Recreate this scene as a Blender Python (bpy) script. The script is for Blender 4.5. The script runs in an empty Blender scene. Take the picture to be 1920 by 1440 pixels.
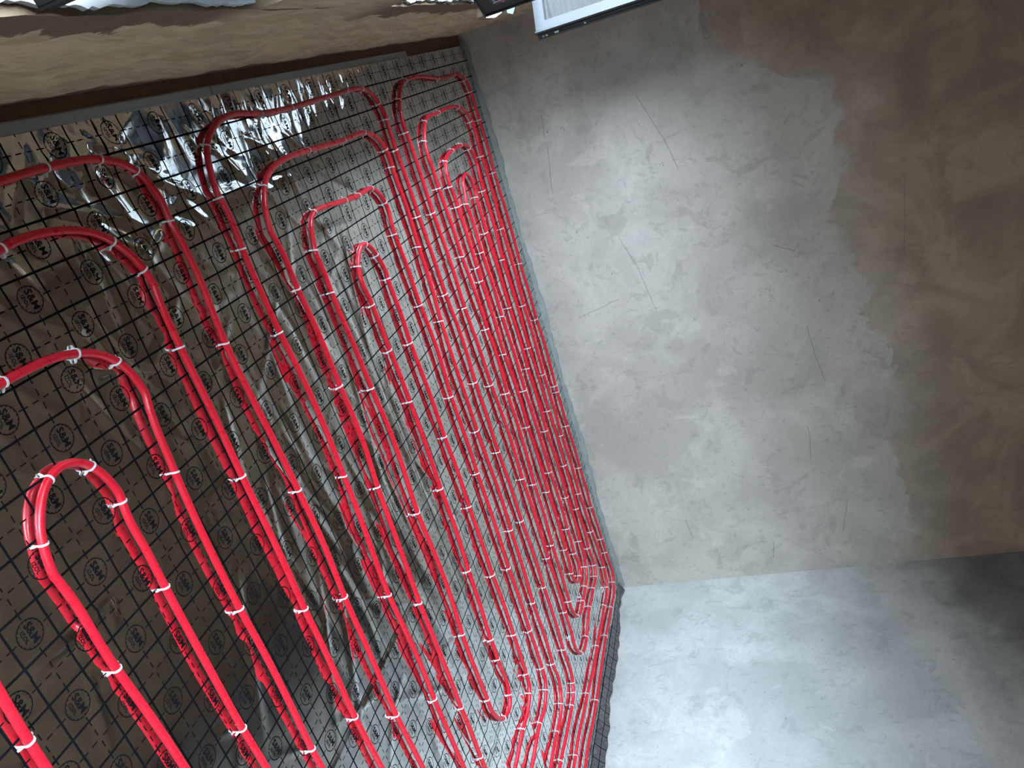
import bpy, bmesh, math, random
import numpy as np
from mathutils import Vector, Matrix

random.seed(7)
RNG = np.random.default_rng(11)
scene = bpy.context.scene
COL = scene.collection

# ------------------------------------------------------------------ camera
# room axes: X from the window wall to the wall opposite, Y from the camera to the far wall, Z up (metres)
# the photograph was taken with the phone turned on its side, so the camera is rolled by about ninety degrees
CAM_ROT = ((0.28557694, 0.21645441, 0.93359161), (0.88561178, -0.43189222, -0.17076559), (0.36624799, 0.87556645, -0.31503303))
CAM_POS = Vector((-0.1172, -1.4311, 1.5313))
F_PX = 1469.3
cam_data = bpy.data.cameras.new('camera')
cam = bpy.data.objects.new('camera', cam_data)
COL.objects.link(cam)
R = np.array(CAM_ROT)
right, down, fwd = R[0], R[1], R[2]
m = Matrix(((right[0], -down[0], -fwd[0], CAM_POS.x), (right[1], -down[1], -fwd[1], CAM_POS.y),
            (right[2], -down[2], -fwd[2], CAM_POS.z), (0, 0, 0, 1)))
cam.matrix_world = m
cam_data.sensor_width = 36.0
cam_data.lens = F_PX / 1920 * 36.0
cam_data.clip_start = 0.02
scene.camera = cam

# ------------------------------------------------------------------ sky, exposure
world = bpy.data.worlds.new('sky')
scene.world = world
world.use_nodes = True
bg = world.node_tree.nodes['Background']
bg.inputs['Color'].default_value = (0.66, 0.83, 1.0, 1)
bg.inputs['Strength'].default_value = 7.0
scene.view_settings.view_transform = 'Standard'
scene.view_settings.look = 'None'
scene.view_settings.gamma = 1.0
scene.view_settings.use_curve_mapping = False
scene.view_settings.exposure = 2.95
scene.cycles.max_bounces = 8
scene.cycles.diffuse_bounces = 4
scene.cycles.glossy_bounces = 5
scene.cycles.transparent_max_bounces = 12

ROOM_H = 3.45
X_WIN, X_B = -0.358, 4.125
Y_BACK = -4.6
SILL = 0.68
HEADS = (2.3, 2.3, 1.75)
OPENINGS = ((-4.3, -1.05), (-0.62, 0.20), (0.98, 3.19))   # along Y in the window wall
def y_far(x):                                # the far wall is slightly out of square
    return 3.95 - (x + 0.36) * 0.9 / 44.8

# window openings guide the light sampling (portals give no light of their own)
for k, (a, b) in enumerate(OPENINGS):
    HEAD = HEADS[k]
    ld = bpy.data.lights.new('sky_portal', 'AREA')
    ld.shape = 'RECTANGLE'; ld.size = b - a; ld.size_y = HEAD - SILL
    ld.cycles.is_portal = True
    lo = bpy.data.objects.new('sky_portal', ld); COL.objects.link(lo)
    lo.location = (X_WIN - 0.41, (a + b) / 2, (SILL + HEAD) / 2)
    lo.rotation_euler = Vector((1, 0, 0)).to_track_quat('-Z', 'Z').to_euler()
    if abs((lo.rotation_euler.to_matrix() @ Vector((1, 0, 0))).y) < 0.5:
        ld.size, ld.size_y = ld.size_y, ld.size
PIPE_PATHS = {
 'L1': [(-0.152,-0.581),(-0.182,-0.281),(-0.202,0.019),(-0.206,0.099),(-0.207,0.178),(-0.205,0.272),(-0.196,0.349),(-0.173,0.417),(-0.138,0.467),(-0.084,0.489),(-0.011,0.494),(0.057,0.494),(0.129,0.500),(0.251,0.489),(0.382,0.483),(0.485,0.475),(0.593,0.483),(0.679,0.490),(0.804,0.502),(0.922,0.511),(1.105,0.510),(1.240,0.501),(1.359,0.489),(1.532,0.482),(1.693,0.483),(1.898,0.469),(2.040,0.481),(2.171,0.484),(2.521,0.494),(3.071,0.484)],
 'L2': [(0.032,-0.670),(-0.038,-0.370),(-0.068,-0.070),(-0.077,-0.015),(-0.074,0.063),(-0.060,0.139),(-0.039,0.200),(0.000,0.251),(0.046,0.281),(0.103,0.305),(0.178,0.313),(0.255,0.311),(0.320,0.312),(0.406,0.298),(0.498,0.299),(0.592,0.301),(0.672,0.305),(0.747,0.306),(0.857,0.293),(0.985,0.296),(1.099,0.295),(1.235,0.291),(1.374,0.288),(1.537,0.281),(1.692,0.273),(1.827,0.280),(1.939,0.284),(2.289,0.294),(2.939,0.284)],
 'L3': [(1.667,-0.585),(1.267,-0.585),(0.867,-0.585),(0.812,-0.580),(0.732,-0.573),(0.682,-0.569),None,(0.176,-0.233),(0.177,-0.185),(0.179,-0.109),(0.196,-0.025),(0.222,0.034),(0.261,0.079),(0.316,0.107),(0.396,0.114),(0.470,0.104),(0.539,0.092),(0.597,0.079),(0.635,0.068),(0.713,0.058),(0.821,0.051),(0.941,0.057),(1.031,0.062),(1.146,0.059),(1.270,0.062),(1.435,0.052),(1.565,0.049),(1.650,0.047),(2.000,0.057),(2.750,0.047)],
 'L4': [(2.391,-0.330),(1.691,-0.330),(1.191,-0.330),(1.135,-0.330),(1.028,-0.331),(0.933,-0.336),(0.852,-0.342),(0.794,-0.348),(0.729,-0.354),(0.649,-0.362),(0.581,-0.353),(0.543,-0.344),(0.512,-0.337),(0.477,-0.323),(0.454,-0.308),(0.426,-0.283),(0.407,-0.258),(0.394,-0.226),(0.391,-0.198),(0.402,-0.169),(0.419,-0.146),(0.440,-0.128),(0.469,-0.117),(0.506,-0.106),(0.546,-0.102),(0.635,-0.105),(0.725,-0.115),(0.803,-0.125),(0.910,-0.128),(1.022,-0.131),(1.145,-0.132),(1.282,-0.129),(1.400,-0.125),(1.440,-0.125),(1.940,-0.125),(2.640,-0.125)],
 'GO': [(2.980,0.728),(2.680,0.728),(2.480,0.728),(2.266,0.727),(2.084,0.732),(1.873,0.746),(1.697,0.733),(1.550,0.724),(1.264,0.750),(1.065,0.783),(0.994,0.767),(0.876,0.779),(0.754,0.781),(0.629,0.780),(0.472,0.756),(0.286,0.751),(0.167,0.736),(0.066,0.730),(-0.004,0.745),(-0.084,0.767),(-0.151,0.807),(-0.194,0.871),(-0.220,0.966),(-0.221,1.054),(-0.204,1.173),(-0.198,1.283),(-0.196,1.421),(-0.199,1.607),(-0.202,1.854),(-0.206,1.931),(-0.196,2.097),(-0.150,2.196),(-0.051,2.240),(0.061,2.246),(0.241,2.219),(0.343,2.235),(0.436,2.237),(0.540,2.222),(0.644,2.243),(0.746,2.225),(0.855,2.218),(1.002,2.250),(1.133,2.255),(1.264,2.244),(1.365,2.225),(1.472,2.223),(1.567,2.214),(1.690,2.222),(1.801,2.223),(1.926,2.220),(2.085,2.220),(2.264,2.212),(2.358,2.221),(2.530,2.218),(2.741,2.217),(2.892,2.206),(3.072,2.192),(3.204,2.182),(3.302,2.188),(3.410,2.181),(3.451,2.155),(3.503,2.110),(3.518,2.018),(3.511,1.899),(3.506,1.743),(3.503,1.613),(3.504,1.575),(3.504,1.175),(3.504,0.674)],
 'GS': [(3.061,0.876),(2.861,0.876),(2.661,0.876),(2.597,0.876),(2.458,0.884),(2.300,0.891),(2.116,0.892),(1.959,0.893),(1.745,0.905),(1.583,0.917),(1.416,0.919),(1.206,0.946),(1.080,0.970),(0.931,0.987),(0.770,0.972),(0.659,0.971),(0.473,0.981),(0.387,0.970),(0.268,0.949),(0.204,0.925),(0.132,0.937),(0.074,0.958),(0.023,1.006),(-0.017,1.084),(-0.036,1.202),(-0.034,1.403),(-0.021,1.730),(-0.021,1.940),(0.019,2.056),(0.077,2.110),(0.169,2.119),(0.238,2.117),(0.324,2.120),(0.436,2.123),(0.565,2.097),(0.640,2.092),(0.738,2.100),(0.829,2.091),(0.937,2.064),(1.074,2.044),(1.185,2.026),(1.306,2.039),(1.405,2.049),(1.478,2.049),(1.556,2.033),(1.702,2.028),(1.823,2.033),(1.980,2.047),(2.099,2.050),(2.193,2.021),(2.345,2.014),(2.517,1.998),(2.664,1.976),(2.810,1.976),(2.945,1.979),(3.042,1.973),(3.108,1.964),(3.213,1.968),(3.292,1.937),(3.350,1.882),(3.370,1.810),(3.373,1.691),(3.364,1.563),(3.371,1.466),(3.371,1.066),(3.371,0.566)],
 'GI': [(2.949,0.622),(2.949,0.922),(2.949,1.122),(2.943,1.231),(2.936,1.333),(2.940,1.437),(2.931,1.492),(2.917,1.540),(2.880,1.578),(2.811,1.589),(2.717,1.605),(2.555,1.609),(2.442,1.617),(2.313,1.623),(2.176,1.619),(2.035,1.624),(1.920,1.624),(1.766,1.641),(1.645,1.653),(1.521,1.651),(1.367,1.643),(1.206,1.664),(1.038,1.648),(0.884,1.648),(0.695,1.673),(0.558,1.672),(0.440,1.632),(0.389,1.582),(0.392,1.510),(0.452,1.443),(0.516,1.424),(0.613,1.432),(0.832,1.445),(1.077,1.453),(1.253,1.442),(1.528,1.427),(1.752,1.421),(1.966,1.399),(2.164,1.374),(2.365,1.352),(2.483,1.361),(2.538,1.360),(2.636,1.352),(2.696,1.334),(2.735,1.308),(2.729,1.243),(2.703,1.184),(2.648,1.141),(2.567,1.113),(2.497,1.106),(2.394,1.110),(2.296,1.110),(2.229,1.104),(2.106,1.120),(1.900,1.161),(1.679,1.161),(1.473,1.143),(1.336,1.164),(1.175,1.200),(1.010,1.192),(0.881,1.179),(0.739,1.179),(0.599,1.171),(0.473,1.159),(0.382,1.158),(0.301,1.169),(0.230,1.190),(0.193,1.212),(0.173,1.262),(0.186,1.438),(0.206,1.670),(0.203,1.817),(0.285,1.909),(0.348,1.909),(0.431,1.898),(0.517,1.892),(0.604,1.893),(0.681,1.891),(0.786,1.877),(0.900,1.905),(1.026,1.915),(1.134,1.896),(1.272,1.863),(1.380,1.866),(1.502,1.864),(1.615,1.878),(1.716,1.865),(1.821,1.849),(1.940,1.852),(2.081,1.844),(2.211,1.840),(2.303,1.824),(2.451,1.829),(2.593,1.820),(2.724,1.814),(2.810,1.814),(2.909,1.814),(2.984,1.802),(3.062,1.786),(3.095,1.752),(3.124,1.709),(3.132,1.630),(3.121,1.533),(3.120,1.427),(3.135,1.275),(3.135,0.975),(3.135,0.475)],
 'G3': [(3.712,1.246),(3.712,1.546),(3.712,1.746),(3.717,1.825),(3.700,1.946),(3.712,2.091),(3.738,2.324),(3.750,2.581),(3.767,2.792),(3.758,2.938),(3.771,3.081),(3.772,3.218),(3.778,3.316),(3.762,3.427),(3.705,3.474),(3.623,3.502),(3.447,3.511),(3.254,3.463),(3.069,3.445),(2.893,3.448),(2.779,3.456),(2.595,3.458),(2.388,3.454),(2.288,3.450),(2.071,3.453),(1.903,3.455),(1.707,3.481),(1.537,3.494),(1.387,3.485),(1.296,3.503),(1.139,3.508),(0.991,3.506),(0.850,3.530),(0.755,3.529),(0.655,3.549),(0.573,3.548),(0.478,3.550),(0.379,3.573),(0.310,3.574),(0.221,3.572),(0.147,3.568),(0.116,3.539),(0.068,3.470),(0.038,3.384),(0.023,3.177),(0.027,2.995),(0.024,2.900),(0.023,2.806),(0.043,2.740),(0.088,2.683),(0.127,2.643),(0.200,2.621),(0.298,2.610),(0.378,2.619),(0.493,2.631),(0.607,2.639),(0.773,2.634),(0.876,2.638),(1.024,2.663),(1.133,2.654),(1.225,2.655),(1.339,2.683),(1.452,2.677),(1.551,2.661),(1.641,2.646),(1.769,2.639),(1.937,2.645),(2.087,2.632),(2.267,2.596),(2.437,2.598),(2.630,2.591),(2.707,2.571),(2.864,2.548),(3.023,2.546),(3.139,2.532),(3.239,2.548),(3.314,2.587),(3.359,2.684),(3.357,2.795),(3.353,2.942),(3.333,3.036),(3.291,3.086),(3.197,3.119),(3.094,3.140),(2.909,3.149),(2.720,3.147),(2.556,3.156),(2.351,3.149),(2.178,3.143),(2.074,3.158),(1.860,3.164),(1.711,3.159),(1.536,3.176),(1.403,3.188),(1.284,3.171),(1.170,3.181),(1.032,3.179),(0.900,3.174),(0.788,3.173),(0.642,3.203),(0.560,3.211),(0.476,3.208),(0.408,3.165),(0.405,3.098),(0.430,3.034),(0.482,3.022),(0.551,2.989),(0.620,2.980),(0.720,2.985),(0.852,2.991),(0.968,2.981),(1.098,2.997),(1.161,3.003),(1.267,2.982),(1.394,2.982),(1.530,2.988),(1.676,2.985),(1.786,2.966),(1.972,2.968),(2.124,2.967),(2.296,2.964),(2.392,2.958),(2.561,2.968),(2.727,2.968),(2.856,2.942),(3.046,2.935),(3.173,2.943),(3.225,2.902),(3.231,2.864),(3.195,2.798),(3.146,2.760),(3.068,2.748),(2.987,2.766),(2.896,2.780),(2.786,2.804),(2.605,2.792),(2.446,2.795),(2.295,2.810),(2.110,2.823),(1.972,2.810),(1.876,2.826),(1.728,2.833),(1.598,2.820),(1.460,2.807),(1.357,2.798),(1.236,2.812),(1.114,2.829),(0.980,2.812),(0.898,2.836),(0.837,2.822),(0.748,2.808),(0.630,2.830),(0.532,2.818),(0.407,2.808),(0.316,2.825),(0.286,2.857),(0.258,2.899),(0.248,3.037),(0.246,3.209),(0.254,3.295),(0.288,3.365),(0.344,3.401),(0.429,3.405),(0.555,3.388),(0.675,3.380),(0.802,3.366),(0.917,3.354),(1.005,3.332),(1.129,3.327),(1.276,3.342),(1.424,3.328),(1.628,3.328),(1.795,3.314),(1.944,3.332),(2.123,3.330),(2.376,3.332),(2.568,3.326),(2.751,3.319),(2.919,3.291),(3.148,3.297),(3.269,3.277),(3.436,3.299),(3.502,3.231),(3.499,3.077),(3.498,2.897),(3.505,2.768),(3.548,2.658),(3.533,2.497),(3.475,2.422),(3.367,2.371),(3.251,2.387),(3.112,2.420),(3.058,2.423),(2.874,2.429),(2.690,2.423),(2.513,2.432),(2.251,2.435),(2.122,2.438),(1.992,2.446),(1.817,2.459),(1.722,2.456),(1.595,2.443),(1.485,2.438),(1.389,2.443),(1.257,2.445),(1.108,2.425),(1.001,2.417),(0.882,2.435),(0.782,2.445),(0.691,2.445),(0.574,2.428),(0.474,2.433),(0.406,2.423),(0.295,2.433),(0.215,2.430),(0.125,2.430),(0.052,2.424),(-0.039,2.435),(-0.101,2.482),(-0.159,2.554),(-0.181,2.657),(-0.187,2.772),(-0.177,2.922),(-0.146,3.181),(-0.137,3.352),(-0.140,3.502),(-0.135,3.603),(-0.099,3.685),(-0.051,3.733),(-0.007,3.734),(0.069,3.751),(0.166,3.759),(0.303,3.748),(0.408,3.737),(0.508,3.717),(0.603,3.720),(0.728,3.719),(0.919,3.716),(1.052,3.710),(1.144,3.692),(1.295,3.684),(1.429,3.686),(1.570,3.700),(1.720,3.686),(1.885,3.695),(2.086,3.656),(2.135,3.648),(2.281,3.654),(2.420,3.650),(2.607,3.675),(2.792,3.658),(2.990,3.654),(3.148,3.638),(3.322,3.662),(3.483,3.689),(3.612,3.678),(3.748,3.694),(3.861,3.686),(3.898,3.643),(3.935,3.557),(3.925,3.375),(3.915,3.202),(3.906,3.037),(3.903,2.735),(3.921,2.447),(3.908,2.269),(3.887,2.040),(3.895,1.900),(3.895,1.600),(3.895,1.100)],
}
CLIP_SPOTS = {
 'L1': [(-0.204,0.172),(-0.194,0.356),(-0.142,0.461),(0.005,0.495),(0.383,0.488),(0.924,0.514),(1.359,0.489),(1.898,0.469)],
 'L2': [(-0.072,-0.060),(0.006,0.251),(0.098,0.303),(0.321,0.309),(0.744,0.302),(1.235,0.291),(1.692,0.273)],
 'L3': [(0.178,-0.220),(0.198,-0.024),(0.264,0.076),(0.592,0.076),(1.031,0.062),(1.567,0.047),(0.815,-0.582)],
 'L4': [(0.399,-0.241),(0.439,-0.129),(0.553,-0.095),(0.513,-0.335),(0.803,-0.125),(0.854,-0.344),(1.282,-0.129)],
 'GO': [(-0.203,1.183),(-0.195,1.419),(-0.151,0.807),(-0.003,0.750),(0.171,0.733),(0.473,0.755),(1.033,0.750),(1.550,0.724),(2.091,0.731),(-0.206,1.931),(-0.197,2.085),(-0.108,2.197),(-0.038,2.242),(0.111,2.235),(0.436,2.237),(0.855,2.218),(1.365,2.225),(1.801,2.223),(2.264,2.212),(2.741,2.217),(3.204,2.182),(3.451,2.155),(3.503,2.110),(3.518,2.018),(3.503,1.613)],
 'GS': [(-0.034,1.403),(-0.021,1.730),(-0.021,1.940),(0.079,2.107),(0.167,2.107),(0.023,1.006),(0.384,0.980),(0.770,0.972),(1.206,0.946),(1.745,0.905),(2.300,0.891),(2.597,0.876),(0.565,2.097),(0.937,2.064),(1.556,2.033),(2.193,2.021),(2.664,1.976),(3.108,1.964),(3.350,1.882),(3.373,1.691)],
 'GI': [(2.936,1.333),(2.917,1.540),(2.811,1.589),(2.555,1.609),(2.176,1.619),(1.766,1.641),(1.369,1.641),(0.884,1.648),(0.573,1.664),(0.466,1.638),(0.388,1.578),(0.459,1.449),(0.617,1.429),(0.832,1.445),(1.077,1.453),(1.528,1.427),(1.968,1.398),(2.363,1.354),(2.481,1.363),(2.696,1.334),(2.713,1.193),(2.502,1.110),(2.106,1.120),(1.473,1.143),(0.883,1.178),(0.474,1.158),(0.294,1.166),(0.181,1.263),(0.195,1.541),(0.206,1.670),(0.203,1.817),(0.284,1.903),(0.431,1.898),(0.790,1.880),(1.272,1.863),(1.716,1.865),(2.303,1.824),(2.724,1.814),(2.984,1.802),(3.095,1.752),(3.121,1.533)],
 'G3': [(3.717,1.825),(3.738,2.324),(3.767,2.792),(3.772,3.218),(3.762,3.427),(3.623,3.502),(3.254,3.463),(2.893,3.448),(2.388,3.454),(1.903,3.455),(1.387,3.485),(0.850,3.530),(0.379,3.573),(0.147,3.568),(0.038,3.384),(0.027,2.995),(0.043,2.740),(0.127,2.643),(0.378,2.619),(0.773,2.634),(1.225,2.655),(1.641,2.646),(2.267,2.596),(2.707,2.571),(3.139,2.532),(3.331,2.606),(3.357,2.795),(3.353,2.942),(3.291,3.086),(3.094,3.140),(2.720,3.147),(2.178,3.143),(1.711,3.159),(1.288,3.181),(0.788,3.173),(0.560,3.211),(0.551,2.989),(0.852,2.991),(1.267,2.982),(1.786,2.966),(2.392,2.958),(2.848,2.931),(3.046,2.935),(3.227,2.899),(3.068,2.748),(2.896,2.780),(2.446,2.795),(1.972,2.810),(1.460,2.807),(0.980,2.812),(0.898,2.836),(0.532,2.818),(0.407,2.808),(0.286,2.857),(0.248,3.037),(0.246,3.209),(0.288,3.365),(0.561,3.381),(1.005,3.332),(1.628,3.328),(2.123,3.330),(2.568,3.326),(2.919,3.291),(3.269,3.277),(3.436,3.299),(3.502,3.231),(3.503,3.100),(3.498,2.897),(3.524,2.647),(3.504,2.447),(3.112,2.420),(2.690,2.423),(2.122,2.438),(1.485,2.438),(1.001,2.417),(0.474,2.433),(0.052,2.424),(-0.099,2.479),(-0.181,2.657),(-0.146,3.181),(-0.140,3.502),(-0.099,3.685),(-0.007,3.734),(0.166,3.759),(0.508,3.717),(1.144,3.692),(1.570,3.700),(2.086,3.656),(2.135,3.648),(2.420,3.650),(2.792,3.658),(3.148,3.638),(3.472,3.675),(3.612,3.678),(3.898,3.643),(3.925,3.375),(3.906,3.037),(3.921,2.447)],
}
UPTURN_TOP = [(3.794,0.034),(3.716,0.019),(3.586,0.018),(3.484,0.023),(3.409,0.039),(3.330,0.043),(3.184,0.049),(2.995,0.055),(2.796,0.048),(2.614,0.040),(2.495,0.053),(2.381,0.062),(2.204,0.063),(2.072,0.064)]

# ------------------------------------------------------------------ helpers
def tag(o, label=None, cat=None, group=None, kind=None):
    if label: o['label'] = label
    if cat: o['category'] = cat
    if group: o['group'] = group
    if kind: o['kind'] = kind
    return o

def link(o, parent=None):
    COL.objects.link(o)
    if parent is not None: o.parent = parent
    return o

def mesh_obj(name, verts, faces, mat, parent=None, smooth=False, uv=None):
    me = bpy.data.meshes.new(name)
    me.from_pydata([tuple(v) for v in verts], [], faces)
    me.update()
    if smooth:
        me.polygons.foreach_set('use_smooth', [True] * len(me.polygons))
    if uv is not None:
        lay = me.uv_layers.new(name='flat')
        li = np.empty(len(me.loops), dtype=np.int32); me.loops.foreach_get('vertex_index', li)
        lay.data.foreach_set('uv', np.asarray(uv, dtype=np.float32)[li].ravel())
    if mat: me.materials.append(mat)
    return link(bpy.data.objects.new(name, me), parent)

def bm_obj(name, bm, mat, parent=None, smooth=False):
    me = bpy.data.meshes.new(name)
    bmesh.ops.recalc_face_normals(bm, faces=bm.faces[:])
    bm.to_mesh(me); bm.free()
    if smooth:
        me.polygons.foreach_set('use_smooth', [True] * len(me.polygons))
    me.materials.append(mat)
    return link(bpy.data.objects.new(name, me), parent)

def add_box(bm, lo, hi, mat=None):
    m = Matrix.Translation([(a + b) / 2 for a, b in zip(lo, hi)]) @ Matrix.Diagonal([b - a for a, b in zip(lo, hi)] + [1])
    if mat is not None: m = mat @ m
    return bmesh.ops.create_cube(bm, size=1, matrix=m)['verts']

def add_prism(bm, pts, vec):
    a = [bm.verts.new(p) for p in pts]; b = [bm.verts.new(Vector(p) + Vector(vec)) for p in pts]
    n = len(pts)
    bm.faces.new(a); bm.faces.new(b[::-1])
    for i in range(n): bm.faces.new((a[i], b[i], b[(i + 1) % n], a[(i + 1) % n]))

def empty(name, loc=(0, 0, 0)):
    o = bpy.data.objects.new(name, None); o.empty_display_size = 0.05
    o.location = loc
    return link(o)

# ------------------------------------------------------------------ materials
class NT:
    def __init__(self, name):
        self.m = bpy.data.materials.new(name); self.m.use_nodes = True
        self.t = self.m.node_tree; self.n = self.t.nodes; self.l = self.t.links
        self.p = self.n['Principled BSDF']
    def node(self, typ, **kw):
        o = self.n.new(typ)
        for k, v in kw.items(): setattr(o, k, v)
        return o
    def set(self, sock, v):
        if isinstance(v, (int, float)): sock.default_value = v
        elif isinstance(v, tuple): sock.default_value = v if len(v) == 4 or sock.type == 'VECTOR' else (*v, 1)
        else: self.l.new(v, sock)
    def math(self, op, a, b=0.0, c=0.0, clamp=False):
        o = self.node('ShaderNodeMath', operation=op, use_clamp=clamp)
        self.set(o.inputs[0], a); self.set(o.inputs[1], b); self.set(o.inputs[2], c)
        return o.outputs[0]
    def noise(self, vec, scale, detail=4, rough=0.55, dist=0.0):
        o = self.node('ShaderNodeTexNoise')
        self.l.new(vec, o.inputs['Vector']); o.inputs['Scale'].default_value = scale
        o.inputs['Detail'].default_value = detail; o.inputs['Roughness'].default_value = rough
        o.inputs['Distortion'].default_value = dist
        return o.outputs['Fac']
    def ramp(self, fac, a, b, va=0.0, vb=1.0):
        o = self.node('ShaderNodeMapRange'); o.interpolation_type = 'SMOOTHSTEP'
        self.set(o.inputs['Value'], fac)
        for s, v in zip(('From Min', 'From Max', 'To Min', 'To Max'), (a, b, va, vb)): o.inputs[s].default_value = v
        return o.outputs['Result']
    def mix(self, fac, a, b):
        o = self.node('ShaderNodeMix', data_type='RGBA')
        self.set(o.inputs[0], fac); self.set(o.inputs[6], a); self.set(o.inputs[7], b)
        return o.outputs[2]
    def mapping(self, vec, scale=(1, 1, 1), rot=(0, 0, 0), loc=(0, 0, 0)):
        o = self.node('ShaderNodeMapping')
        self.l.new(vec, o.inputs['Vector'])
        o.inputs['Scale'].default_value = scale; o.inputs['Rotation'].default_value = rot; o.inputs['Location'].default_value = loc
        return o.outputs['Vector']
    def coord(self, which='Object'):
        return self.node('ShaderNodeTexCoord').outputs[which]
    def bump(self, h, strength, dist):
        o = self.node('ShaderNodeBump'); self.l.new(h, o.inputs['Height'])
        o.inputs['Strength'].default_value = strength; o.inputs['Distance'].default_value = dist
        self.l.new(o.outputs['Normal'], self.p.inputs['Normal'])
    def out(self, color=None, rough=None, metal=None):
        if color is not None: self.set(self.p.inputs['Base Color'], color)
        if rough is not None: self.set(self.p.inputs['Roughness'], rough)
        if metal is not None: self.set(self.p.inputs['Metallic'], metal)
        return self.m

def plain(name, color, rough=0.6, metal=0.0, var=0.12, scale=30):
    t = NT(name)
    n = t.noise(t.coord(), scale, 4)
    a = tuple(c * (1 - var) for c in color); b = tuple(min(1, c * (1 + var)) for c in color)
    return t.out(t.mix(n, a, b), rough, metal)

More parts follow.
